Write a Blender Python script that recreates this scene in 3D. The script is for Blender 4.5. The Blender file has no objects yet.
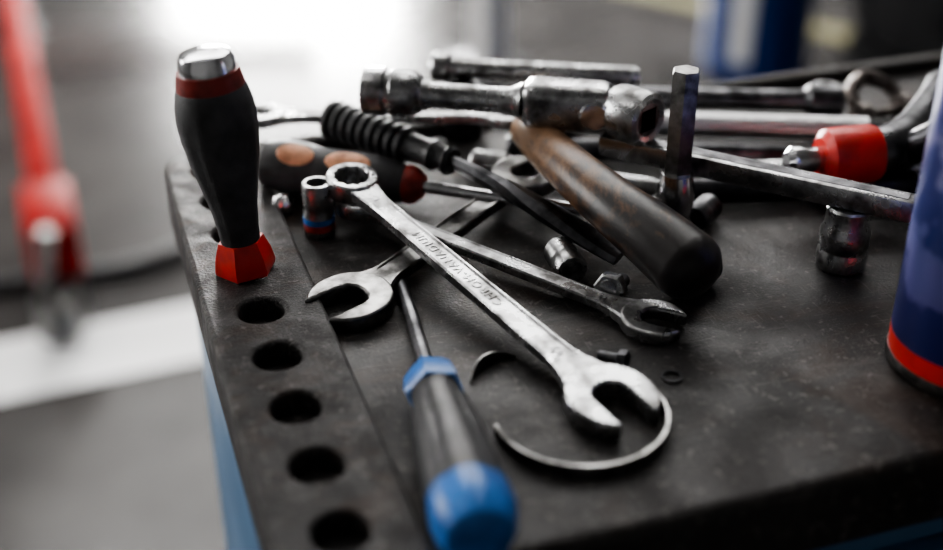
import bpy, bmesh, math, random
from mathutils import Vector, Matrix
random.seed(4)
D=bpy.data; SC=bpy.context.scene
TZ=0.894           # rubber mat surface height
# ------------------------------------------------------------------ materials
def newmat(name):
    m=D.materials.new(name); m.use_nodes=True
    nt=m.node_tree; b=nt.nodes['Principled BSDF']; return m,nt,b
def noise_mat(name,c1,c2,metal=0.,r1=.4,r2=.6,scale=60.,bump=.0,bscale=300.,lo=.35,hi=.65,detail=6.,stretch=None,spec=None,coat=0):
    m,nt,b=newmat(name); N=nt.nodes; L=nt.links
    tc=N.new('ShaderNodeTexCoord'); mp=N.new('ShaderNodeMapping'); L.new(tc.outputs['Object'],mp.inputs[0])
    if stretch: mp.inputs['Scale'].default_value=stretch
    n=N.new('ShaderNodeTexNoise'); n.inputs['Scale'].default_value=scale; n.inputs['Detail'].default_value=detail
    L.new(mp.outputs[0],n.inputs['Vector'])
    r=N.new('ShaderNodeValToRGB'); r.color_ramp.elements[0].position=lo; r.color_ramp.elements[1].position=hi
    r.color_ramp.elements[0].color=(*c1,1); r.color_ramp.elements[1].color=(*c2,1)
    L.new(n.outputs[0],r.inputs[0]); L.new(r.outputs[0],b.inputs['Base Color'])
    mr=N.new('ShaderNodeMapRange'); mr.inputs[1].default_value=.3; mr.inputs[2].default_value=.7
    mr.inputs[3].default_value=r2; mr.inputs[4].default_value=r1
    L.new(n.outputs[0],mr.inputs[0]); L.new(mr.outputs[0],b.inputs['Roughness'])
    b.inputs['Metallic'].default_value=metal
    if spec is not None: b.inputs['Specular IOR Level'].default_value=spec
    if coat: b.inputs['Coat Weight'].default_value=coat; b.inputs['Coat Roughness'].default_value=.15
    if bump>0:
        n2=N.new('ShaderNodeTexNoise'); n2.inputs['Scale'].default_value=bscale; n2.inputs['Detail'].default_value=4
        L.new(tc.outputs['Object'],n2.inputs['Vector'])
        bp=N.new('ShaderNodeBump'); bp.inputs['Strength'].default_value=bump; bp.inputs['Distance'].default_value=.001
        L.new(n2.outputs[0],bp.inputs['Height']); L.new(bp.outputs[0],b.inputs['Normal'])
    return m
def grimy(name,c1,c2,dust,stain,scale,ro=(.34,.62),dustamt=.5,bump=.5,spec=.5):
    """worn dirty rubber / plastic: cloudy base, brown stains, fine dust specks, scratches, uneven gloss"""
    m,nt,b=newmat(name); N=nt.nodes; L=nt.links
    tc=N.new('ShaderNodeTexCoord'); b.inputs['Specular IOR Level'].default_value=spec
    def noise(s,d=6,stretch=None,rot=0,dist=0):
        v=tc.outputs['Object']
        if stretch:
            mp=N.new('ShaderNodeMapping'); mp.inputs['Scale'].default_value=stretch; mp.inputs['Rotation'].default_value=(0,0,rot); L.new(v,mp.inputs[0]); v=mp.outputs[0]
        n=N.new('ShaderNodeTexNoise'); n.inputs['Scale'].default_value=s; n.inputs['Detail'].default_value=d; n.inputs['Distortion'].default_value=dist
        L.new(v,n.inputs['Vector']); return n.outputs[0]
    def ramp(src,lo,hi,a=(0,0,0),c=(1,1,1)):
        r=N.new('ShaderNodeValToRGB'); e=r.color_ramp.elements; e[0].position=lo; e[1].position=hi; e[0].color=(*a,1); e[1].color=(*c,1); L.new(src,r.inputs[0]); return r.outputs[0]
    def mix(f,a,c,fac=1.):
        x=N.new('ShaderNodeMix'); x.data_type='RGBA'
        if fac!=1.:
            mm=N.new('ShaderNodeMath'); mm.operation='MULTIPLY'; mm.inputs[1].default_value=fac; L.new(f,mm.inputs[0]); f=mm.outputs[0]
        L.new(f,x.inputs[0]); L.new(a,x.inputs[6])
        if isinstance(c,tuple): x.inputs[7].default_value=(*c,1)
        else: L.new(c,x.inputs[7])
        return x.outputs[2]
    big=noise(scale,9,dist=.6)
    col=ramp(big,.32,.7,c1,c2)
    st=ramp(noise(scale*1.7,7,(1,1.3,1),.4,1.2),.50,.66); col=mix(st,col,stain,.9)
    cloud=ramp(noise(scale*3.1,10),.46,.70); 
    spk=ramp(noise(1300,2),.56,.66)
    mu=N.new('ShaderNodeMath'); mu.operation='MULTIPLY_ADD'; mu.inputs[2].default_value=0; L.new(spk,mu.inputs[0])
    a=N.new('ShaderNodeMath'); a.operation='MULTIPLY_ADD'; a.inputs[1].default_value=.75; a.inputs[2].default_value=.25; L.new(cloud,a.inputs[0]); L.new(a.outputs[0],mu.inputs[1])
    col=mix(mu.outputs[0],col,dust,dustamt)
    sc=ramp(noise(90,3,(1,14,1),.5),.63,.685); col=mix(sc,col,dust,.35)
    sc2=ramp(noise(80,3,(14,1,1),-.3),.64,.695); col=mix(sc2,col,dust,.35)
    blob=ramp(noise(260,4),.62,.675); col=mix(blob,col,dust,.5)
    smear=ramp(noise(30,8,(1,1.6,1),.9,1.6),.57,.75); col=mix(smear,col,dust,.28)
    L.new(col,b.inputs['Base Color'])
    mr=N.new('ShaderNodeMapRange'); mr.inputs[1].default_value=.35; mr.inputs[2].default_value=.65; mr.inputs[3].default_value=ro[0]; mr.inputs[4].default_value=ro[1]
    L.new(noise(scale*2.3,8,dist=.8),mr.inputs[0]); L.new(mr.outputs[0],b.inputs['Roughness'])
    bp=N.new('ShaderNodeBump'); bp.inputs['Strength'].default_value=bump; bp.inputs['Distance'].default_value=.0008
    L.new(noise(750,5),bp.inputs['Height'])
    bp2=N.new('ShaderNodeBump'); bp2.inputs['Strength'].default_value=.4; bp2.inputs['Distance'].default_value=.002
    L.new(noise(60,4),bp2.inputs['Height']); L.new(bp.outputs[0],bp2.inputs['Normal']); L.new(bp2.outputs[0],b.inputs['Normal'])
    return m
CHROME=noise_mat('worn_chrome',(.115,.112,.11),(.57,.575,.585),1.,.19,.40,90,.2,900,.32,.58,11)
POL=noise_mat('polished_chrome',(.32,.32,.32),(.80,.80,.82),1.,.10,.25,60,.06,900,.3,.52)
DSTEEL=noise_mat('dark_steel',(.035,.035,.038),(.18,.18,.19),1.,.26,.46,80,.2,700)
DULL=noise_mat('dull_oily_steel',(.07,.068,.066),(.37,.365,.36),1.,.28,.46,90,.25,700)
BLKSTEEL=noise_mat('black_oxide_steel',(.012,.012,.014),(.05,.05,.055),.8,.25,.45,60,.1,500)
RUST=noise_mat('rusty_steel',(.05,.04,.036),(.28,.25,.235),.9,.35,.55,120,.4,500)
MATR=grimy('rubber_mat',(.010,.0092,.009),(.032,.0285,.0285),(.145,.13,.122),(.034,.020,.014),9,(.42,.68),.5,.5,.38)
STRIP=grimy('tool_strip_plastic',(.011,.0102,.0105),(.034,.031,.0315),(.155,.142,.136),(.034,.021,.016),26,(.44,.70),.6,.8,.32)
GRIP=noise_mat('black_grip_rubber',(.011,.011,.012),(.034,.034,.038),0.,.36,.55,90,.3,900)
GRIPG=noise_mat('grey_grip_rubber',(.035,.034,.036),(.088,.087,.092),0.,.42,.6,60,.5,1100)
REDP=noise_mat('red_plastic',(.42,.014,.010),(.78,.045,.035),0.,.3,.45,60,.1,500,.25,.5)
DREDP=noise_mat('dark_red_plastic',(.18,.018,.014),(.44,.048,.034),0.,.35,.5,90,.1,500)
BLUEP=noise_mat('blue_plastic',(.01,.07,.28),(.03,.19,.58),0.,.3,.45,60,.1,500,.25,.55)
CARTB=noise_mat('blue_cart_paint',(.05,.13,.26),(.10,.22,.38),.0,.25,.4,6,.05,300)
REDPAINT=noise_mat('red_hoist_paint',(.26,.006,.005),(.40,.012,.009),0,.55,.65,6,spec=.08)
ORANGE=noise_mat('worn_orange',(.45,.17,.09),(1.,.50,.30),0,.4,.6,120,0,300,.25,.55)
PLASTER=noise_mat('wall_plaster',(.10,.10,.10),(.14,.14,.14),0,.8,.9,3)
CEILM=noise_mat('ceiling_paint',(.08,.08,.08),(.11,.11,.11),0,.8,.9,3)
DARKW=noise_mat('roller_shutter',(.10,.10,.11),(.15,.15,.16),.3,.5,.6,3)
TYRE=noise_mat('tyre_rubber',(.006,.006,.007),(.014,.014,.015),0,.7,.85,20,spec=.2)
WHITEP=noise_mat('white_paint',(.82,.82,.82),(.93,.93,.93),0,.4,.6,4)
YEL=noise_mat('yellow_floor_paint',(.15,.14,.07),(.21,.19,.09),0,.5,.6,8)
BARREL=noise_mat('blue_cylinder_paint',(.006,.03,.14),(.010,.045,.21),0,.35,.45,4,spec=.3)
FLOORM=noise_mat('concrete_floor',(.022,.0205,.020),(.085,.081,.078),0,.19,.25,2.6,.05,60,.3,.7,8,spec=.2)
def knurl():
    m,nt,b=newmat('knurled_chrome'); N=nt.nodes; L=nt.links
    b.inputs['Metallic'].default_value=1; b.inputs['Base Color'].default_value=(.72,.72,.73,1); b.inputs['Roughness'].default_value=.28
    tc=N.new('ShaderNodeTexCoord'); c=N.new('ShaderNodeTexVoronoi'); c.inputs['Scale'].default_value=650
    L.new(tc.outputs['Object'],c.inputs['Vector']); bp=N.new('ShaderNodeBump'); bp.inputs['Distance'].default_value=.001; bp.inputs['Strength'].default_value=.6
    L.new(c.outputs[0],bp.inputs['Height']); L.new(bp.outputs[0],b.inputs['Normal']); return m
KNURL=knurl()
def handle_mat():
    m,nt,b=newmat('worn_brown_handle'); N=nt.nodes; L=nt.links
    tc=N.new('ShaderNodeTexCoord'); sp=N.new('ShaderNodeSeparateXYZ'); L.new(tc.outputs['Object'],sp.inputs[0])
    mp=N.new('ShaderNodeMapping'); mp.inputs['Rotation'].default_value=(0,0,.45); mp.inputs['Scale'].default_value=(1.7,.8,1.3); L.new(tc.outputs['Object'],mp.inputs[0])
    n=N.new('ShaderNodeTexNoise'); n.inputs['Scale'].default_value=110; n.inputs['Detail'].default_value=12; n.inputs['Roughness'].default_value=.65; n.inputs['Distortion'].default_value=.3
    L.new(mp.outputs[0],n.inputs['Vector'])
    m1=N.new('ShaderNodeMath'); m1.operation='MULTIPLY_ADD'; m1.inputs[1].default_value=10.; L.new(sp.outputs['Y'],m1.inputs[0])
    m1.inputs[2].default_value=1.42        # y runs 0 (top) .. -0.15 (end)
    m2=N.new('ShaderNodeMath'); m2.operation='ADD'; L.new(m1.outputs[0],m2.inputs[0])
    m3=N.new('ShaderNodeMath'); m3.operation='MULTIPLY_ADD'; m3.inputs[1].default_value=2.3; m3.inputs[2].default_value=-1.3; L.new(n.outputs[0],m3.inputs[0])
    L.new(m3.outputs[0],m2.inputs[1])
    r=N.new('ShaderNodeValToRGB'); e=r.color_ramp.elements; e[0].position=.05; e[0].color=(.012,.009,.009,1); e[1].position=1; e[1].color=(.27,.155,.085,1)
    x=r.color_ramp.elements.new(.5); x.color=(.105,.054,.028,1)
    L.new(m2.outputs[0],r.inputs[0]); L.new(r.outputs[0],b.inputs['Base Color']); b.inputs['Roughness'].default_value=.40; b.inputs['Specular IOR Level'].default_value=.45
    bp=N.new('ShaderNodeBump'); bp.inputs['Strength'].default_value=.3; bp.inputs['Distance'].default_value=.001; L.new(n.outputs[0],bp.inputs['Height']); L.new(bp.outputs[0],b.inputs['Normal'])
    return m
HANDLE=handle_mat()
def label_mat():
    m,nt,b=newmat('can_label'); N=nt.nodes; L=nt.links
    tc=N.new('ShaderNodeTexCoord'); sp=N.new('ShaderNodeSeparateXYZ'); L.new(tc.outputs['Object'],sp.inputs[0])
    r=N.new('ShaderNodeValToRGB'); r.color_ramp.interpolation='LINEAR'
    e=r.color_ramp.elements; e[0].position=0; e[0].color=(.025,.03,.13,1); e[1].position=1; e[1].color=(.45,.46,.55,1)
    for p,c in ((.22,(.02,.025,.13)),(.25,(.10,.10,.27)),(.33,(.09,.10,.26)),(.36,(.02,.03,.14)),(.50,(.03,.04,.17)),(.54,(.17,.17,.33)),(.6,(.04,.05,.2)),(.68,(.36,.37,.48))):
        x=e.new(p); x.color=(*c,1)
    mu=N.new('ShaderNodeMath'); mu.operation='MULTIPLY_ADD'; mu.inputs[1].default_value=5.; L.new(sp.outputs['Z'],mu.inputs[0])
    n=N.new('ShaderNodeTexNoise'); n.inputs['Scale'].default_value=60; L.new(tc.outputs['Object'],n.inputs['Vector'])
    m3=N.new('ShaderNodeMath'); m3.operation='MULTIPLY_ADD'; m3.inputs[1].default_value=.35; m3.inputs[2].default_value=-.17; L.new(n.outputs[0],m3.inputs[0]); L.new(m3.outputs[0],mu.inputs[2])
    L.new(mu.outputs[0],r.inputs[0]); L.new(r.outputs[0],b.inputs['Base Color']); b.inputs['Roughness'].default_value=.28; b.inputs['Metallic'].default_value=.2
    return m
LABEL=label_mat()
def emit(name,col,s):
    m,nt,b=newmat(name); b.inputs['Base Color'].default_value=(.8,.8,.8,1); b.inputs['Emission Color'].default_value=(*col,1); b.inputs['Emission Strength'].default_value=s; return m
# ------------------------------------------------------------------ geometry helpers
def lathe(prof,n=40,ang=0.,flute=None):
    V=[];F=[];rings=[]
    for r,z in prof:
        if r<=1e-7: V.append((0,0,z)); rings.append([len(V)-1])
        else:
            s=len(V)
            for i in range(n):
                a=ang+2*math.pi*i/n; rr=r
                if flute: rr=r*(1-flute[1]*max(0,math.cos(a*flute[0]))**flute[3]) if flute[2][0]<=z<=flute[2][1] else r
                V.append((rr*math.cos(a),rr*math.sin(a),z))
            rings.append(list(range(s,s+n)))
    for a,b in zip(rings,rings[1:]):
        if len(a)==1 and len(b)==1: continue
        for i in range(n):
            j=(i+1)%n
            if len(a)==1: F.append((a[0],b[j],b[i]))
            elif len(b)==1: F.append((a[i],a[j],b[0]))
            else: F.append((a[i],a[j],b[j],b[i]))
    if len(rings[0])>1 and prof[0]!=prof[-1]: F.append(tuple(reversed(rings[0])))
    if len(rings[-1])>1 and prof[0]!=prof[-1]: F.append(tuple(rings[-1]))
    return V,F
def loft(secs):
    n=len(secs[0]); V=[p for s in secs for p in s]; F=[]
    for k in range(len(secs)-1):
        for i in range(n):
            j=(i+1)%n; F.append((k*n+i,k*n+j,(k+1)*n+j,(k+1)*n+i))
    F.append(tuple(reversed(range(n)))); F.append(tuple(range((len(secs)-1)*n,len(secs)*n)))
    return V,F
def cr(P,t):
    n=len(P)-1; k=min(int(t*n),n-1); u=t*n-k
    p0=P[max(k-1,0)];p1=P[k];p2=P[k+1];p3=P[min(k+2,n)]
    return tuple(.5*((2*b)+(-a+c)*u+(2*a-5*b+4*c-d)*u*u+(-a+3*b-3*c+d)*u**3) for a,b,c,d in zip(p0,p1,p2,p3))
def tube(P,n=20,steps=40,roundend=True,sq=1.):
    """P: list of (x,y,z,r)"""
    pts=[cr(P,i/steps) for i in range(steps+1)]
    secs=[]
    def ring(c,T,r):
        up=Vector((0,0,1)); s=T.cross(up)
        if s.length<1e-3: s=Vector((1,0,0))
        s.normalize(); u=s.cross(T).normalized()
        return [tuple(c+s*(r*math.cos(2*math.pi*i/n))+u*(r*sq*math.sin(2*math.pi*i/n))) for i in range(n)]
    C=[Vector(p[:3]) for p in pts]
    T=[(C[min(i+1,steps)]-C[max(i-1,0)]).normalized() for i in range(steps+1)]
    if roundend:
        r=pts[0][3]
        for a in (80,60,40,20): secs.append(ring(C[0]-T[0]*r*math.sin(math.radians(a))*.8,T[0],r*math.cos(math.radians(a))))
    for i in range(steps+1): secs.append(ring(C[i],T[i],pts[i][3]))
    if roundend:
        r=pts[-1][3]
        for a in (20,40,60,80): secs.append(ring(C[-1]+T[-1]*r*math.sin(math.radians(a))*.8,T[-1],r*math.cos(math.radians(a))))
    return loft(secs)
def rbox(x0,x1,y0,y1,z0,z1,b=.001,seg=2):
    bm=bmesh.new(); bmesh.ops.create_cube(bm,size=1)
    for v in bm.verts: v.co=Vector(((x0+x1)/2+v.co.x*(x1-x0),(y0+y1)/2+v.co.y*(y1-y0),(z0+z1)/2+v.co.z*(z1-z0)))
    if b>0: bmesh.ops.bevel(bm,geom=bm.edges[:],offset=b,segments=seg,affect='EDGES',profile=.5)
    bm.verts.index_update(); V=[tuple(v.co) for v in bm.verts]; F=[tuple(v.index for v in f.verts) for f in bm.faces]; bm.free(); return V,F
def curve_mesh(cu):
    o=D.objects.new('tmp',cu); SC.collection.objects.link(o); dg=bpy.context.evaluated_depsgraph_get(); dg.update()
    me=D.meshes.new_from_object(o.evaluated_get(dg)); V=[tuple(v.co) for v in me.vertices]; F=[tuple(p.vertices) for p in me.polygons]
    D.objects.remove(o); D.curves.remove(cu); D.meshes.remove(me); return V,F
def shape2d(loops,half,bev=.0006):
    cu=D.curves.new('c','CURVE'); cu.dimensions='2D'; cu.fill_mode='BOTH'; cu.extrude=half-bev; cu.bevel_depth=bev; cu.bevel_resolution=2
    cu.offset=-bev
    for lp in loops:
        s=cu.splines.new('POLY'); s.points.add(len(lp)-1)
        for p,q in zip(s.points,lp): p.co=(q[0],q[1],0,1)
        s.use_cyclic_u=True
    return curve_mesh(cu)
def text_mesh(t,size,ext):
    cu=D.curves.new('t','FONT'); cu.body=t; cu.size=size; cu.extrude=ext; cu.align_x='CENTER'; cu.align_y='CENTER'; cu.space_character=1.2
    return curve_mesh(cu)
class Builder:
    def __init__(s): s.V=[];s.F=[];s.M=[];s.mats=[]
    def add(s,vf,mat,M=None):
        V,F=vf; o=len(s.V)
        for v in V: s.V.append(tuple(M@Vector(v)) if M is not None else v)
        if mat not in s.mats: s.mats.append(mat)
        k=s.mats.index(mat)
        for f in F: s.F.append(tuple(i+o for i in f)); s.M.append(k)
        return s
    def build(s,name,M=None,parent=None,angle=32):
        me=D.meshes.new(name); me.from_pydata(s.V,[],s.F)
        for m in s.mats: me.materials.append(m)
        me.polygons.foreach_set('material_index',s.M); me.polygons.foreach_set('use_smooth',[True]*len(s.F))
        me.update(); me.set_sharp_from_angle(angle=math.radians(angle))
        bm=bmesh.new(); bm.from_mesh(me); bmesh.ops.recalc_face_normals(bm,faces=bm.faces); bm.to_mesh(me); bm.free()
        o=D.objects.new(name,me); SC.collection.objects.link(o)
        if M is not None: o.matrix_world=M
        if parent: o.parent=parent
        return o
def T(x,y,h): return Vector((x,y,TZ+h/1000.))
def zframe(p0,p1,up=(0,0,1)):
    z=(Vector(p1)-Vector(p0)).normalized(); u=Vector(up)
    if abs(z.dot(u))>.98: u=Vector((0,1,0))
    x=u.cross(z).normalized(); y=z.cross(x)
    M=Matrix((x,y,z)).transposed().to_4x4(); M.translation=Vector(p0); return M
def xframe(p0,p1,roll=0):
    x=(Vector(p1)-Vector(p0)).normalized(); z=Vector((0,0,1)); y=z.cross(x).normalized(); z=x.cross(y)
    M=Matrix((x,y,z)).transposed().to_4x4(); M.translation=Vector(p0); return M@Matrix.Rotation(roll,4,'X')
def Tr(x=0,y=0,z=0): return Matrix.Translation((x,y,z))
def Rz(a): return Matrix.Rotation(math.radians(a),4,'Z')
def Rx(a): return Matrix.Rotation(math.radians(a),4,'X')
def Ry(a): return Matrix.Rotation(math.radians(a),4,'Y')
# ------------------------------------------------------------------ wrench
def shank(x0,x1,w0,w1,wm0,wm1,t0,t1,tm,rec):
    secs=[]; n=30
    for i in range(n+1):
        t=i/n; x=x0+(x1-x0)*t
        wm=wm0+(wm1-wm0)*t
        k0=max(0,1-t/.13)**1.8; k1=max(0,1-(1-t)/.13)**1.8
        w=wm+(w0-wm)*k0+(w1-wm)*k1
        th=tm+(t0-tm)*k0+(t1-tm)*k1
        r=rec*min(1,max(0,min(t-.07,.93-t)/.05))
        a=w/2;b=th/2;e=a*.24;c=min(.0009,b*.4)
        top=[(a,b-c),(a-c*.7,b),(a-e,b),(a-e-.0008,b-r),(-(a-e-.0008),b-r),(-(a-e),b),(-(a-c*.7),b),(-a,b-c)]
        sec=top+[(y,-z) for y,z in reversed(top)]
        secs.append([(x,y,z) for y,z in sec])
    return loft(secs)
def jaw(R,s,ang):
    pts=[]; th=math.radians(36)
    for i in range(49):
        a=th+(2*math.pi-2*th)*i/48
        rr=R*(1+.08*max(0,math.cos(a))) ; pts.append((rr*math.cos(a),rr*math.sin(a)))
    pts+=[(R*.97,-s/2-R*.05),(R*.90,-s/2)]
    pts+=[(R*.0,-s/2),(-R*.18,-s/2*.86),(-R*.30,-s/2*.5),(-R*.34,0),(-R*.30,s/2*.5),(-R*.18,s/2*.86),(R*.0,s/2)]
    pts+=[(R*.90,s/2),(R*.97,s/2+R*.05)]
    return pts
def ringloops(Ro,ri,n=12):
    o=[(Ro*math.cos(2*math.pi*i/48),Ro*math.sin(2*math.pi*i/48)) for i in range(48)]
    inn=[]
    for i in range(2*n):
        a=2*math.pi*i/(2*n); r=ri if i%2 else ri*.87; inn.append((r*math.cos(a),r*math.sin(a)))
    return [o,inn]
def wrench(name,p0,p1,size,Ro,Rj,wm0,wm1,tm,tring,tjaw,jang,rec=.0007,text=None,mat=CHROME,ringend=True,roll=0,num=None):
    M=xframe(p0,p1,roll); L=(Vector(p1)-Vector(p0)).length; B=Builder()
    if ringend:
        B.add(shape2d(ringloops(Ro,Ro*.69),tring/2,.0011),mat)
        x0=Ro*.86
    else:
        B.add(shape2d([jaw(Rj*.92,size*.85,0)],tjaw/2,.0011),mat,Rz(180+jang)); x0=Rj*.75
    B.add(shank(x0,L-Rj*.62,Ro*1.15,Rj*1.35,wm0,wm1,tring*.72,tjaw*.9,tm,rec),mat)
    B.add(shape2d([jaw(Rj,size,0)],tjaw/2,.0012),mat,Tr(L)@Rz(jang))
    if text:
        B.add(text_mesh(text,wm0*.60,.00030),mat,Tr(L*.46,0,tm/2-rec+.0001)@Rz(180))
    if num:
        B.add(text_mesh(num,wm0*.5,.0002),DSTEEL,Tr(L-Rj*1.75,0,tjaw*.36)@Rz(180))
        B.add(text_mesh(num,wm0*.45,.0002),DSTEEL,Tr(Ro*1.7,0,tring*.30)@Rz(180))
    return B.build(name,M)
# ================================================================== ROOM
def simple(name,vf,mat,M=None,parent=None): return Builder().add(vf,mat).build(name,M,parent)
simple('floor',rbox(-5,5,-3,8,-.1,0,0),FLOORM)
simple('ceiling',rbox(-5,5,-3,8,4,4.1,0),CEILM)
B=Builder(); B.add(rbox(-5.1,-5,-3,8,0,1,0),PLASTER).add(rbox(-5.1,-5,-3,8,3,4,0),PLASTER).add(rbox(-5.1,-5,-3,1,1,3,0),PLASTER).add(rbox(-5.1,-5,4,8,1,3,0),PLASTER)
B.build('wall_left')
simple('wall_right',rbox(5,5.1,-3,8,0,4,0),PLASTER)
simple('wall_front',rbox(-5,5,-3.1,-3,0,4,0),PLASTER)
B=Builder()
B.add(rbox(-5,-1.95,8,8.15,0,4,0),PLASTER).add(rbox(-.50,5,8,8.15,0,4,0),PLASTER).add(rbox(-1.95,-.50,8,8.15,1.85,4,0),PLASTER)
B.build('wall_back')
B=Builder()
for i in range(9): B.add(rbox(-2.0,-.45,7.86,7.92,1.75+i*.11,1.855+i*.11,.01,1),DARKW)
B.add(rbox(-2.05,-1.95,7.84,7.94,0,2.8,.01),DARKW).add(rbox(-.50,-.40,7.84,7.94,0,2.8,.01),DARKW)
B.build('door_1')
simple('window_1',rbox(-1.95,-.50,8.05,8.1,0,1.85,0),emit('daylight_opening',(1.,.985,.96),130))
for k,(y0,y1) in enumerate([(3.6,4.2),(5.0,5.8),(6.6,7.4)]):
    simple('window_%d'%(k+2),rbox(-2.6,2.2,y0,y1,3.97,3.995,0),emit('skylight_glass_%d'%k,(1.,.985,.96),13))  # unseen glowing ceiling strips, added for reflections on the chrome
simple('window_5',rbox(-5.06,-5.03,1,4,1,3,0),emit('window_daylight',(1.,.985,.96),11))  # unseen glowing wall panel, added for rim highlights from the left
for i,(x,y) in enumerate([(-2.2,1.0),(.3,1.7)]):  # unseen ceiling lamps, added to light the tools and post from above
    B=Builder(); B.add(rbox(-.12,.12,-.75,.75,.03,.08,.01),WHITEP); B.add(rbox(-.1,.1,-.72,.72,0,.03,.005),emit('tube_light_%d'%i,(1,.97,.93),12))
    B.build('ceiling_light' if i==0 else 'ceiling_light.%03d'%i,Tr(x,y,3.92))
# floor: bright sun patch put into white colour, plus painted yellow line
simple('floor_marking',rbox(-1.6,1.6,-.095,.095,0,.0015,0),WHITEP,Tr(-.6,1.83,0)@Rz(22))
simple('floor_marking.001',rbox(-.5,.9,-.05,.05,0,.0015,0),YEL,Tr(.72,3.72,0)@Rz(-38))
# steel post
B=Builder(); B.add(rbox(-.036,.036,-.036,.036,0,4,.006),WHITEP); B.add(rbox(-.1,.1,-.1,.1,0,.012,.003),DSTEEL)
for sx in(-1,1):
    for sy in(-1,1): B.add(lathe([(0,.012),(.012,.012),(.012,.024),(0,.024)],6),DSTEEL,Tr(sx*.075,sy*.075))
B.build('steel_post',Tr(.045,3.18,0)@Rz(35))
# gas cylinder
B=Builder()
B.add(lathe([(0,0),(.13,0),(.14,.01),(.14,1.15),(.13,1.22),(.09,1.29),(.04,1.32),(.04,1.35)],40),BARREL)
B.add(lathe([(.04,1.35),(.045,1.35),(.045,1.42),(.03,1.47),(0,1.48)],24),BLKSTEEL)
B.add(rbox(-.028,.028,-.1435,-.13,.05,1.1,.004),WHITEP)
B.build('gas_cylinder',Tr(.76,3.2,0)@Rz(-30))
# tyres
for q,(tx,ty,nn) in enumerate([(1.22,2.85,3),(1.75,3.7,4)]):
    B=Builder()
    for k in range(nn):
        pr=[(.18,.0),(.27,-.0),(.31,.03),(.315,.1),(.31,.17),(.27,.2),(.18,.2),(.16,.17),(.15,.1),(.16,.03),(.18,0)]
        B.add(lathe(pr,48),TYRE,Tr(random.uniform(-.02,.02),random.uniform(-.02,.02),k*.2))
    B.build('tyre_stack' if q==0 else 'tyre_stack.001',Tr(tx,ty,0))
# engine hoist (leg with caster)
B=Builder()
p0=Vector((-.735,1.93,.15)); p1=Vector((-1.40,3.75,.19)); M=xframe(p0,p1); L=(p1-p0).length
B.add(rbox(0,L,-.028,.028,-.04,.04,.008),REDPAINT,M)
B.add(rbox(-.05,.16,-.045,.045,-.055,.05,.012),REDPAINT,M)
B.add(rbox(-.03,.05,-.04,.04,-.07,-.055,.003),DSTEEL,M)
B.add(lathe([(0,-.02),(.035,-.02),(.04,-.012),(.04,.012),(.035,.02),(0,.02)],32),DULL,Tr(-.715,1.84,.04)@Ry(90))
for s in(-1,1): B.add(rbox(-.004,.004,-.02,.07,-.02,.07,.002),DULL,Tr(-.715+s*.028,1.84,.03))
B.add(lathe([(0,0),(.012,0),(.012,.09),(.016,.09),(.016,.11),(0,.11)],20),DULL,Tr(-.735,1.86,.10)@Ry(10))
B.add(lathe([(0,0),(.045,0),(.045,.9),(0,.9)],24),REDPAINT,Tr(-1.52,3.9,.15))
B.add(rbox(-.1,1.0,-.04,.04,-.04,.04,.008),REDPAINT,Tr(-1.5,3.85,.19))
B.add(lathe([(0,-.02),(.035,-.02),(.04,-.012),(.04,.012),(.035,.02),(0,.02)],32),DSTEEL,Tr(-1.4,3.78,.04)@Ry(90))
B.add(rbox(-.03,.03,-.03,.03,.04,.15,.003),DSTEEL,Tr(-1.4,3.78,0))
B.build('engine_hoist')
# dark tube standing in for shadow lines on the floor
simple('air_hose',tube([(-1.0,1.98,.016,.016),(-.8,2.03,.016,.016),(-.62,2.10,.016,.016),(-.48,2.25,.016,.016),(-.3,2.3,.016,.016),(-.0,2.2,.016,.016)],14,60),GRIP)
# ================================================================== CART
cart=D.objects.new('tool_cart',None); SC.collection.objects.link(cart); cart.matrix_world=Rz(18.5)
def cp(name,B):
    o=B.build(name); o.parent=cart; return o
U0,U1,V0,V1=.038,.80,.306,.672
def rrect(x0,x1,y0,y1,rs):
    pts=[]
    for (cx,cy,a0,r) in ((x1-rs[0],y1-rs[0],0,rs[0]),(x0+rs[1],y1-rs[1],90,rs[1]),(x0+rs[2],y0+rs[2],180,rs[2]),(x1-rs[3],y0+rs[3],270,rs[3])):
        for i in range(9):
            a=math.radians(a0+90*i/8); pts.append((cx+r*math.cos(a),cy+r*math.sin(a)))
    return pts
loops=[rrect(U0,.0910,V0,V1,(.004,.02,.012,.004))]
for k in range(9):
    v=.332+.039*k; loops.append([(.0628+.0105*math.cos(2*math.pi*i/36),v+.0105*math.sin(2*math.pi*i/36)) for i in range(36)])
B=Builder(); B.add(shape2d(loops,.017,.0022),STRIP,Tr(0,0,.900-.017)); B.add(rbox(U0+.004,.082,V0+.004,V1-.004,.870,.8895,0),STRIP)
cp('tool_holder_strip',B)
B=Builder(); B.add(rbox(.0800,U1,V0,V1,.858,TZ,.006,4),MATR)
B.add(rbox(.0925,U1,V1-.012,V1,.880,.903,.004,3),MATR)
cp('rubber_mat',B)
B=Builder(); B.add(rbox(U0+.008,U1-.006,V0+.012,V1-.006,.18,.860,.006),CARTB)
cp('body',B)
B=Builder()
for k,(z0,z1) in enumerate([(.74,.84),(.63,.73),(.52,.62),(.36,.51),(.20,.35)]):
    B.add(rbox(U0+.03,U1-.03,V0+.003,V0+.016,z0,z1,.004),CARTB)
    B.add(rbox(U0+.06,U1-.06,V0-.008,V0+.006,z1-.028,z1-.012,.004),DSTEEL)
cp('drawers',B)
B=Builder()
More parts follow.
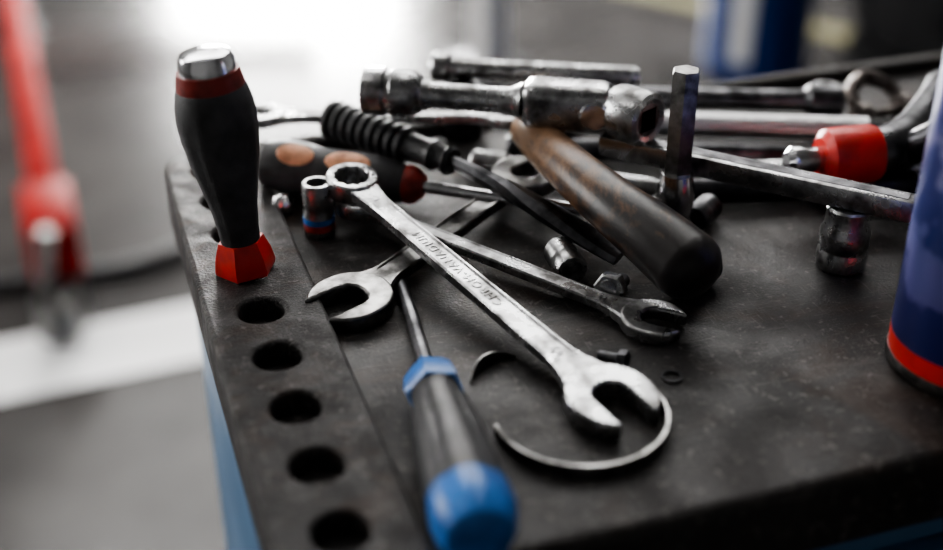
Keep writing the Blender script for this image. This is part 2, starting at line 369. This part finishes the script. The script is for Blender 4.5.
for u in(U0+.07,U1-.07):
    for v in(V0+.06,V1-.06):
        B.add(lathe([(0,-.016),(.055,-.016),(.062,-.008),(.062,.008),(.055,.016),(0,.016)],32),GRIP,Tr(u,v,.062)@Ry(90))
        for s in(-1,1): B.add(rbox(u+s*.024-.002,u+s*.024+.002,v-.02,v+.02,.05,.165,.001),DSTEEL)
        B.add(rbox(u-.04,u+.04,v-.04,v+.04,.165,.182,.002),DSTEEL)
cp('casters',B)
# ================================================================== TOOLS
# A  upright screwdriver in hole
B=Builder()
B.add(lathe([(0,0),(.0142,0),(.0148,.002),(.0135,.009),(.0108,.0165),(0,.0168)],6,.4),REDP)
B.add(lathe([(0,.016),(.0094,.0165),(.0096,.022),(.0110,.034),(.0134,.046),(.0160,.058),(.0177,.070),(.0182,.078),(.0176,.085),(.0162,.0915),(.0155,.0935),(0,.0936)],48,0,(6,.05,(.02,.084),2)),GRIPG)
B.add(lathe([(0,.0933),(.0153,.0935),(.0150,.096),(.0138,.1008),(0,.101)],48),DREDP)
B.add(lathe([(0,.1005),(.0128,.1008),(.0126,.1055),(.0112,.1085),(.0085,.1095),(0,.1097)],48),POL)
B.add(lathe([(0,-.0105),(.0036,-.0103),(.0036,.001),(0,.001)],20),CHROME)
p=Vector((-.1077,.5194,.9005)); B.build('screwdriver',zframe(p,p+Vector((-.080,.0,1))))
# B  top combination wrench
wrench('combination_wrench',T(-.0607,.573,26),T(.0562,.4135,6),.0165,.0134,.0192,.0108,.0138,.0058,.0098,.0080,-3,.0009,'CHROM-VANADIUM',num='17')
wrench('combination_wrench.001',T(-.0583,.5739,13),T(.0811,.4757,4.5),.0130,.0112,.0146,.0078,.0095,.0048,.0075,.0062,15,.0005,num='13')
wrench('open_end_wrench',T(.028,.6066,13),T(-.0551,.4930,4.5),.0185,.0150,.0195,.0125,.0145,.0060,.0090,.0080,-15,.0008,mat=DULL,ringend=False)
# O blue screwdriver
B=Builder(); pe=T(.0035,.316,17.5); pt=T(-.0335,.5115,3.5); L=(pt-pe).length
B.add(lathe([(0,0),(.006,.0002),(.0115,.003),(.0148,.009),(.0156,.016),(.0152,.024),(0,.0241)],48,0,(6,.04,(.008,.03),2)),BLUEP)
B.add(lathe([(0,.0238),(.0150,.024),(.0148,.045),(.0138,.065),(.0122,.082),(.0104,.090),(.0100,.096),(0,.0961)],48,0,(6,.10,(.03,.088),2)),GRIP)
B.add(lathe([(0,.0958),(.0118,.096),(.0126,.099),(.0112,.108),(.0085,.114),(0,.1141)],6,.2),BLUEP)
B.add(lathe([(0,.113),(.0033,.114),(.0033,L-.012),(.0037,L-.008),(.0030,L),(0,L)],20),DSTEEL)
B.build('screwdriver.001',zframe(pe,pt))
# E screwdriver with dark red collar
B=Builder(); p0=T(-.1150,.6202,16); p1=T(.0612,.5666,13); L=(p1-p0).length
B.add(lathe([(0,0),(.009,.0005),(.013,.005),(.0145,.014),(.0142,.026),(.0128,.036),(.0132,.050),(.0135,.062),(.0120,.076),(.0096,.084),(0,.0842)],48),GRIPG)
B.add(lathe([(0,.084),(.0100,.0842),(.0104,.087),(.0092,.0905),(.006,.094),(0,.0941)],48),DREDP)
B.add(lathe([(0,.093),(.0033,.094),(.0033,L),(0,L)],16),POL)
def patch(z0,z1,a0,a1,r0,r1,bulge,nz=10,na=14):
    """thin raised oval inlay wrapped on the handle surface"""
    V=[];F=[]
    V.append(None)
    za=(z0+z1)/2; zb=(z1-z0)/2; aa=(a0+a1)/2; ab=(a1-a0)/2
    def P(f,t,lift):
        z=za+zb*f*math.cos(t); a=math.radians(aa+ab*f*math.sin(t)); k=(z-z0)/(z1-z0); r=r0+(r1-r0)*k+lift
        return (r*math.cos(a),r*math.sin(a),z)
    V[0]=P(0,0,bulge)
    fr=[(.35,bulge),(.7,bulge),(.92,bulge*.8),(1.,-.0004)]; n=32
    for f,l in fr:
        for i in range(n): V.append(P(f,2*math.pi*i/n,l))
    for i in range(n): F.append((0,1+i,1+(i+1)%n))
    for k in range(len(fr)-1):
        for i in range(n):
            j=(i+1)%n; F.append((1+k*n+i,1+(k+1)*n+i,1+(k+1)*n+j,1+k*n+j))
    return V,F
B.add(patch(.014,.035,92,152,.0148,.0132,.0006),ORANGE)
B.add(patch(.041,.067,90,152,.0131,.0133,.0007),ORANGE)
B.build('screwdriver.002',zframe(p0,p1))
# F ribbed black grip tool
p0=T(-.0800,.6446,32); p1=T(-.0100,.5925,29); L=(p1-p0).length
prof=[(0,0),(.006,.0003)]
for i in range(9):
    z=.003+i*.0062; r=.0112-.0002*i
    prof+=[(r-.0018,z),(r,z+.0012),(r,z+.0044),(r-.0018,z+.0056)]
prof+=[(.0078,.060),(.0072,.070),(.0085,.076),(.0068,.080),(.0068,.084),(.008,.0855),(.0065,.088),(0,.0881)]
B=Builder(); B.add(lathe(prof,40),GRIP)
M=zframe(p0,p1)
Mi=M.inverted()
a=[Mi@T(-.0100,.5925,29),Mi@T(.0243,.562,24),Mi@T(.050,.541,17),Mi@T(.0714,.5261,9)]
B.add(tube([(*a[0],.0052),(*a[1],.0085),(*a[2],.0078),(*a[3],.0058)],8,24,False,.62),DSTEEL)
B.build('ratchet_wrench',M)
# G  universal-joint socket handle
p0=T(-.0563,.622,57); p1=T(.0540,.6000,57); B=Builder(); M=zframe(p0,p1)
B.add(lathe([(.0095,0),(.0122,.0),(.0128,.0015),(.0128,.011),(.0118,.0125),(.0118,.0145),(.0128,.016),(.0126,.025),(.0100,.030),(.0078,.032),(0,.0321),(0,.004),(.0085,.004),(.0095,0)],40),CHROME)
B.add(lathe([(0,.031),(.0082,.031),(.0082,.034),(.0070,.036),(.0070,.078),(.0082,.081),(.0100,.084),(0,.0841)],36),CHROME)
B.add(rbox(-.0115,.0115,-.0128,.0128,.084,.133,.0075,5),CHROME)
c=lathe([(0,0),(.0078,0),(.0078,.0018),(.0066,.0028),(0,.0032)],28)
B.add(c,POL,Tr(.0,0,.123)@Ry(90)@Tr(0,0,.0115)) ; B.add(c,POL,Tr(0,0,.123)@Ry(-90)@Tr(0,0,.0110))
q=lathe([(0,.012),(.0088,.012),(.0088,.0008),(.0112,0),(.0138,.0012),(.0146,.004),(.0146,.016),(.0130,.022),(.009,.025),(0,.025)],40)
B2=M.inverted()
e0=T(.0895,.5805,57); e1=T(.0700,.5995,57)
B.add(q,CHROME,B2@zframe(e0,e1))
for s,(a1,a2) in enumerate([((-.0088,-.0058),(-.0088,.0088)),((.0058,.0088),(-.0088,.0088)),((-.0088,.0088),(-.0088,-.0058)),((-.0088,.0088),(.0058,.0088))]):
    B.add(rbox(a1[0],a1[1],a2[0],a2[1],.0010,.012,.0),DSTEEL,B2@zframe(e0,e1))
B.add(rbox(-.0088,.0088,-.0088,.0088,.010,.012,.0),BLKSTEEL,B2@zframe(e0,e1))
B.build('socket_extension',M)
# H worn brown curved handle
o=T(.0315,.622,34); B=Builder()
P=[(.0315,.622,34,.0108),(.038,.592,38,.0116),(.052,.552,40,.0126),(.068,.521,38,.0140),(.083,.500,34,.0157),(.096,.483,29,.0168)]
B.add(tube([(*(T(x,y,h)-o),r) for x,y,h,r in P],28,48,True,.95),HANDLE)
B.build('hammer_handle',Matrix.Translation(o),angle=60)
# I  hex bit socket upright
B=Builder()
B.add(lathe([(0,0),(.0088,0),(.0094,.001),(.0094,.012),(.0088,.013),(.0088,.015),(.0094,.016),(.0094,.029),(.0085,.034),(.0078,.037),(0,.0371)],40),POL)
B.add(lathe([(0,.036),(.0066,.036),(.0072,.038),(.0072,.0895),(.0064,.091),(0,.0911)],6,.35),DULL)
B.build('hex_bit_socket',Matrix.Translation(T(.102,.562,0)))
# J flat breaker bar
p0=T(.0680,.5955,39); p1=T(.207,.5205,38); L=(p1-p0).length; B=Builder()
B.add(rbox(0,L,-.0062,.0062,-.0055,.0055,.0014,2),CHROME); B.add(rbox(L*.02,L*.98,-.0035,.0035,-.0058,.0058,.0003,1),DSTEEL)
B.build('breaker_bar',xframe(p0,p1))
# L  socket under the bar
B=Builder(); B.add(lathe([(0,0),(.0080,0),(.0080,.001),(.0112,.0),(.0120,.001),(.0120,.009),(.0114,.010),(.0114,.0115),(.0120,.0125),(.0120,.020),(.0105,.023),(.0105,.0315),(.0095,.0325),(0,.0326)],40),CHROME)
B.build('socket',Matrix.Translation(T(.181,.5345,0)))
# K  red collared flex ratchet
B=Builder(); c0=T(.1727,.592,30); c1=T(.216,.600,31); M=zframe(c0,c1); Mi=M.inverted()
B.add(lathe([(0,-.010),(.005,-.010),(.0075,-.007),(.0080,-.003),(.0065,.001),(.0065,.010),(0,.010)],32),POL)
B.add(lathe([(0,.009),(.011,.009),(.0150,.012),(.0155,.015),(.0155,.036),(.0145,.039),(0,.0391)],40),REDP)
B.add(tube([(*(Mi@T(.210,.599,31)),.0125),(*(Mi@T(.226,.606,32)),.0135),(*(Mi@T(.242,.628,33)),.0115),(*(Mi@T(.262,.662,34)),.0100),(*(Mi@T(.275,.690,34)),.0085)],28,30,True),DSTEEL)
B.add(tube([(*(Mi@T(.230,.598,34)),.009),(*(Mi@T(.238,.590,44)),.009),(*(Mi@T(.242,.585,50)),.008)],20,12,True),BLKSTEEL)
B.build('flex_ratchet',M)
# back bars
def bar(name,p0,p1,r,mat,mat2=None,headlen=.02,headr=None):
    B=Builder(); L=(p1-p0).length; headr=headr or r*1.3
    B.add(lathe([(0,0),(headr*.8,0),(headr,.002),(headr,headlen),(r,headlen+.003),(r,L-.003),(r*.8,L),(0,L)],28),mat)
    if mat2: B.add(lathe([(0,L*.25),(r*1.06,L*.25+.0002),(r*1.06,L*.9),(0,L*.9+.0002)],28),mat2)
    return B.build(name,zframe(p0,p1))
bar('knurled_handle',T(.060,.682,14),T(.248,.668,14),.0068,POL,KNURL,.015,.0085)
bar('extension_bar',T(.222,.700,19),T(.085,.7065,19),.0065,DSTEEL,None,.02,.0095)
bar('extension_bar.001',T(-.024,.697,42),T(.0967,.680,42),.0058,CHROME,None,.010,.0085)
bar('extension_bar.002',T(.020,.660,7),T(.180,.648,7),.006,DSTEEL,None,.02,.007)
bar('extension_bar.003',T(.270,.634,7),T(.105,.625,7),.006,CHROME,None,.02,.007)
bar('extension_bar.004',T(.000,.640,8),T(.100,.607,7),.005,CHROME,None,.02,.007)
bar('extension_bar.005',T(.240,.609,8),T(.110,.600,8),.007,BLKSTEEL,None,.02,.0085)
def sock(name,x,y,h=.03,r=.012,mat=CHROME,M=None,band=None):
    B=Builder(); B.add(lathe([(0,0),(r*.9,0),(r,.001),(r,h*.45),(r*.95,h*.5),(r*.95,h*.55),(r,h*.6),(r,h-.0012),(r*.93,h),(r*.68,h),(r*.66,h*.5),(0,h*.5)],36),mat)
    if band:
        B.add(lathe([(0,h*.12),(r*1.03,h*.12+.0001),(r*1.03,h*.25),(0,h*.25+.0001)],36),band[0])
        B.add(lathe([(0,h*.25),(r*1.03,h*.25+.0001),(r*1.03,h*.36),(0,h*.36+.0001)],36),band[1])
    return B.build(name,M if M is not None else Matrix.Translation(T(x,y,0)))
sock('socket.001',-.078,.568,.029,.0078,CHROME,None,(DREDP,BLUEP))
sock('socket.002',-.006,.6945,.0330,.012,BLKSTEEL)
sock('socket.003',.0580,.6995,.0340,.008,BLKSTEEL)
sock('socket.004',0,0,.022,.0078,CHROME,zframe(T(.0425,.536,7.9),T(.0480,.514,7.9)))
sock('socket.005',0,0,.026,.0095,BLKSTEEL,zframe(T(.112,.520,9.8),T(.096,.4995,9.8)))
sock('socket.006',0,0,.020,.0072,DSTEEL,zframe(T(.125,.585,7.3),T(.115,.570,7.3)))
B=Builder(); B.add(lathe([(0,0),(.0066,0),(.0078,.001),(.0078,.006),(.0072,.0072),(0,.0074)],6),CHROME); B.add(lathe([(0,-.0004),(.0045,-.0004),(.0048,.0002),(0,.0003)],24),POL); B.add(lathe([(0,.007),(.0035,.007),(.0035,.018),(0,.0185)],20),DSTEEL)
B.build('hex_bolt',zframe(T(.0630,.4975,8),T(.0715,.512,4.5)))
B=Builder(); B.add(lathe([(0,0),(.005,.0005),(.0062,.003),(.0062,.006),(.004,.010),(0,.0115)],28),POL); B.build('ball_detent_cap',Matrix.Translation(T(-.1,.592,0)))
B=Builder(); B.add(lathe([(0,0),(.0045,0),(.0045,.0035),(0,.0036)],6),DSTEEL); B.add(lathe([(0,.0035),(.0025,.0035),(.0025,.013),(0,.0135)],16),DSTEEL)
B.build('hex_bolt.001',zframe(T(.0665,.444,4.4),T(.0555,.450,3)))
B=Builder(); B.add(lathe([(.0032,0),(.0046,0),(.0046,.001),(.0032,.001),(.0032,0)],24),DSTEEL); B.build('washer',Matrix.Translation(T(.085,.4375,.2)))
# wrench pointing left at back
wrench('open_end_wrench.001',T(.020,.640,34),T(-.118,.665,24),.0120,.0105,.0125,.0085,.0095,.0050,.0070,.0060,-15,.0005,ringend=False)
# rusty shackle
B=Builder()
B.add(tube([(-.016,0,0,.004),(-.014,.012,0,.0045),(0,.020,0,.005),(.014,.012,0,.0045),(.016,0,0,.004)],16,30),RUST)
for s in(-1,1): B.add(lathe([(.003,-.0035),(.0085,-.0035),(.0085,.0035),(.003,.0035),(.003,-.0035)],28),RUST,Tr(s*.016,-.006,0)@Ry(90))
B.add(lathe([(0,-.026),(.0032,-.026),(.0032,.024),(0,.024)],16),RUST,Tr(0,-.006,0)@Ry(90)); B.add(lathe([(0,0),(.0065,0),(.0065,.005),(0,.005)],6),RUST,Tr(.021,-.006,0)@Ry(90))
B.build('bow_shackle',Matrix.Translation(T(.248,.712,12))@Rz(25)@Rx(35))
sock('socket.007',.292,.705,.026,.011,DSTEEL); sock('socket.008',.218,.722,.020,.009,CHROME)
# open hose-clamp band (arc of thin strip)
def arcband(cx,R,a0,a1,th,hf,n=48):
    secs=[]
    for i in range(n+1):
        t=i/n; a=math.radians(a0+(a1-a0)*t); h=hf(t)
        secs.append([(q*math.cos(a),q*math.sin(a),z) for q,z in ((R,0),(R+th,0),(R+th,h),(R,h))])
    return loft(secs)
B=Builder(); B.add(arcband(0,.0345,-165,34,.0012,lambda t:.0055),DULL); B.build('hose_clamp',Matrix.Translation(T(.0435,.4065,.2)))
B=Builder(); B.add(arcband(0,.021,95,175,.0009,lambda t:.0005+.0055*math.sin(math.pi*(t*.9+.05))),DULL); B.build('metal_strip',Matrix.Translation(T(.021,.431,.2)))
# aerosol can
B=Builder()
B.add(lathe([(0,.004),(.028,.003),(.0315,0),(.0342,.0015),(.0345,.004),(.0340,.0062),(0,.0063)],64),DULL)
B.add(lathe([(0,.0062),(.0338,.0062),(.0338,.0150),(0,.0151)],64),REDP)
B.add(lathe([(0,.0150),(.03375,.0150),(.03375,.178),(.0325,.184),(0,.1841)],64),LABEL)
B.add(lathe([(0,.184),(.0335,.184),(.034,.187),(.0325,.190),(.026,.200),(.018,.205),(0,.206)],64),POL)
B.add(lathe([(0,.2),(.0125,.204),(.0125,.213),(.009,.216),(.009,.226),(.006,.229),(0,.229)],32),REDP)
B.build('aerosol_can',Matrix.Translation(T(.2140,.449,0)))
# ================================================================== CAMERA
cd=D.cameras.new('camera'); cam=D.objects.new('camera',cd); SC.collection.objects.link(cam)
cam.location=(0,0,1.197); cam.rotation_euler=(math.radians(60),0,0); cd.sensor_width=36; cd.lens=36*1250/943; cd.clip_start=.01
cd.dof.use_dof=True; cd.dof.focus_distance=.585; cd.dof.aperture_fstop=2.9
SC.camera=cam
try:
    SC.view_settings.view_transform='AgX'; SC.view_settings.look='AgX - Medium High Contrast'
except Exception as e: print(e)
w=D.worlds.new('world'); SC.world=w; w.use_nodes=True; w.node_tree.nodes['Background'].inputs[0].default_value=(.5,.55,.6,1); w.node_tree.nodes['Background'].inputs[1].default_value=.3
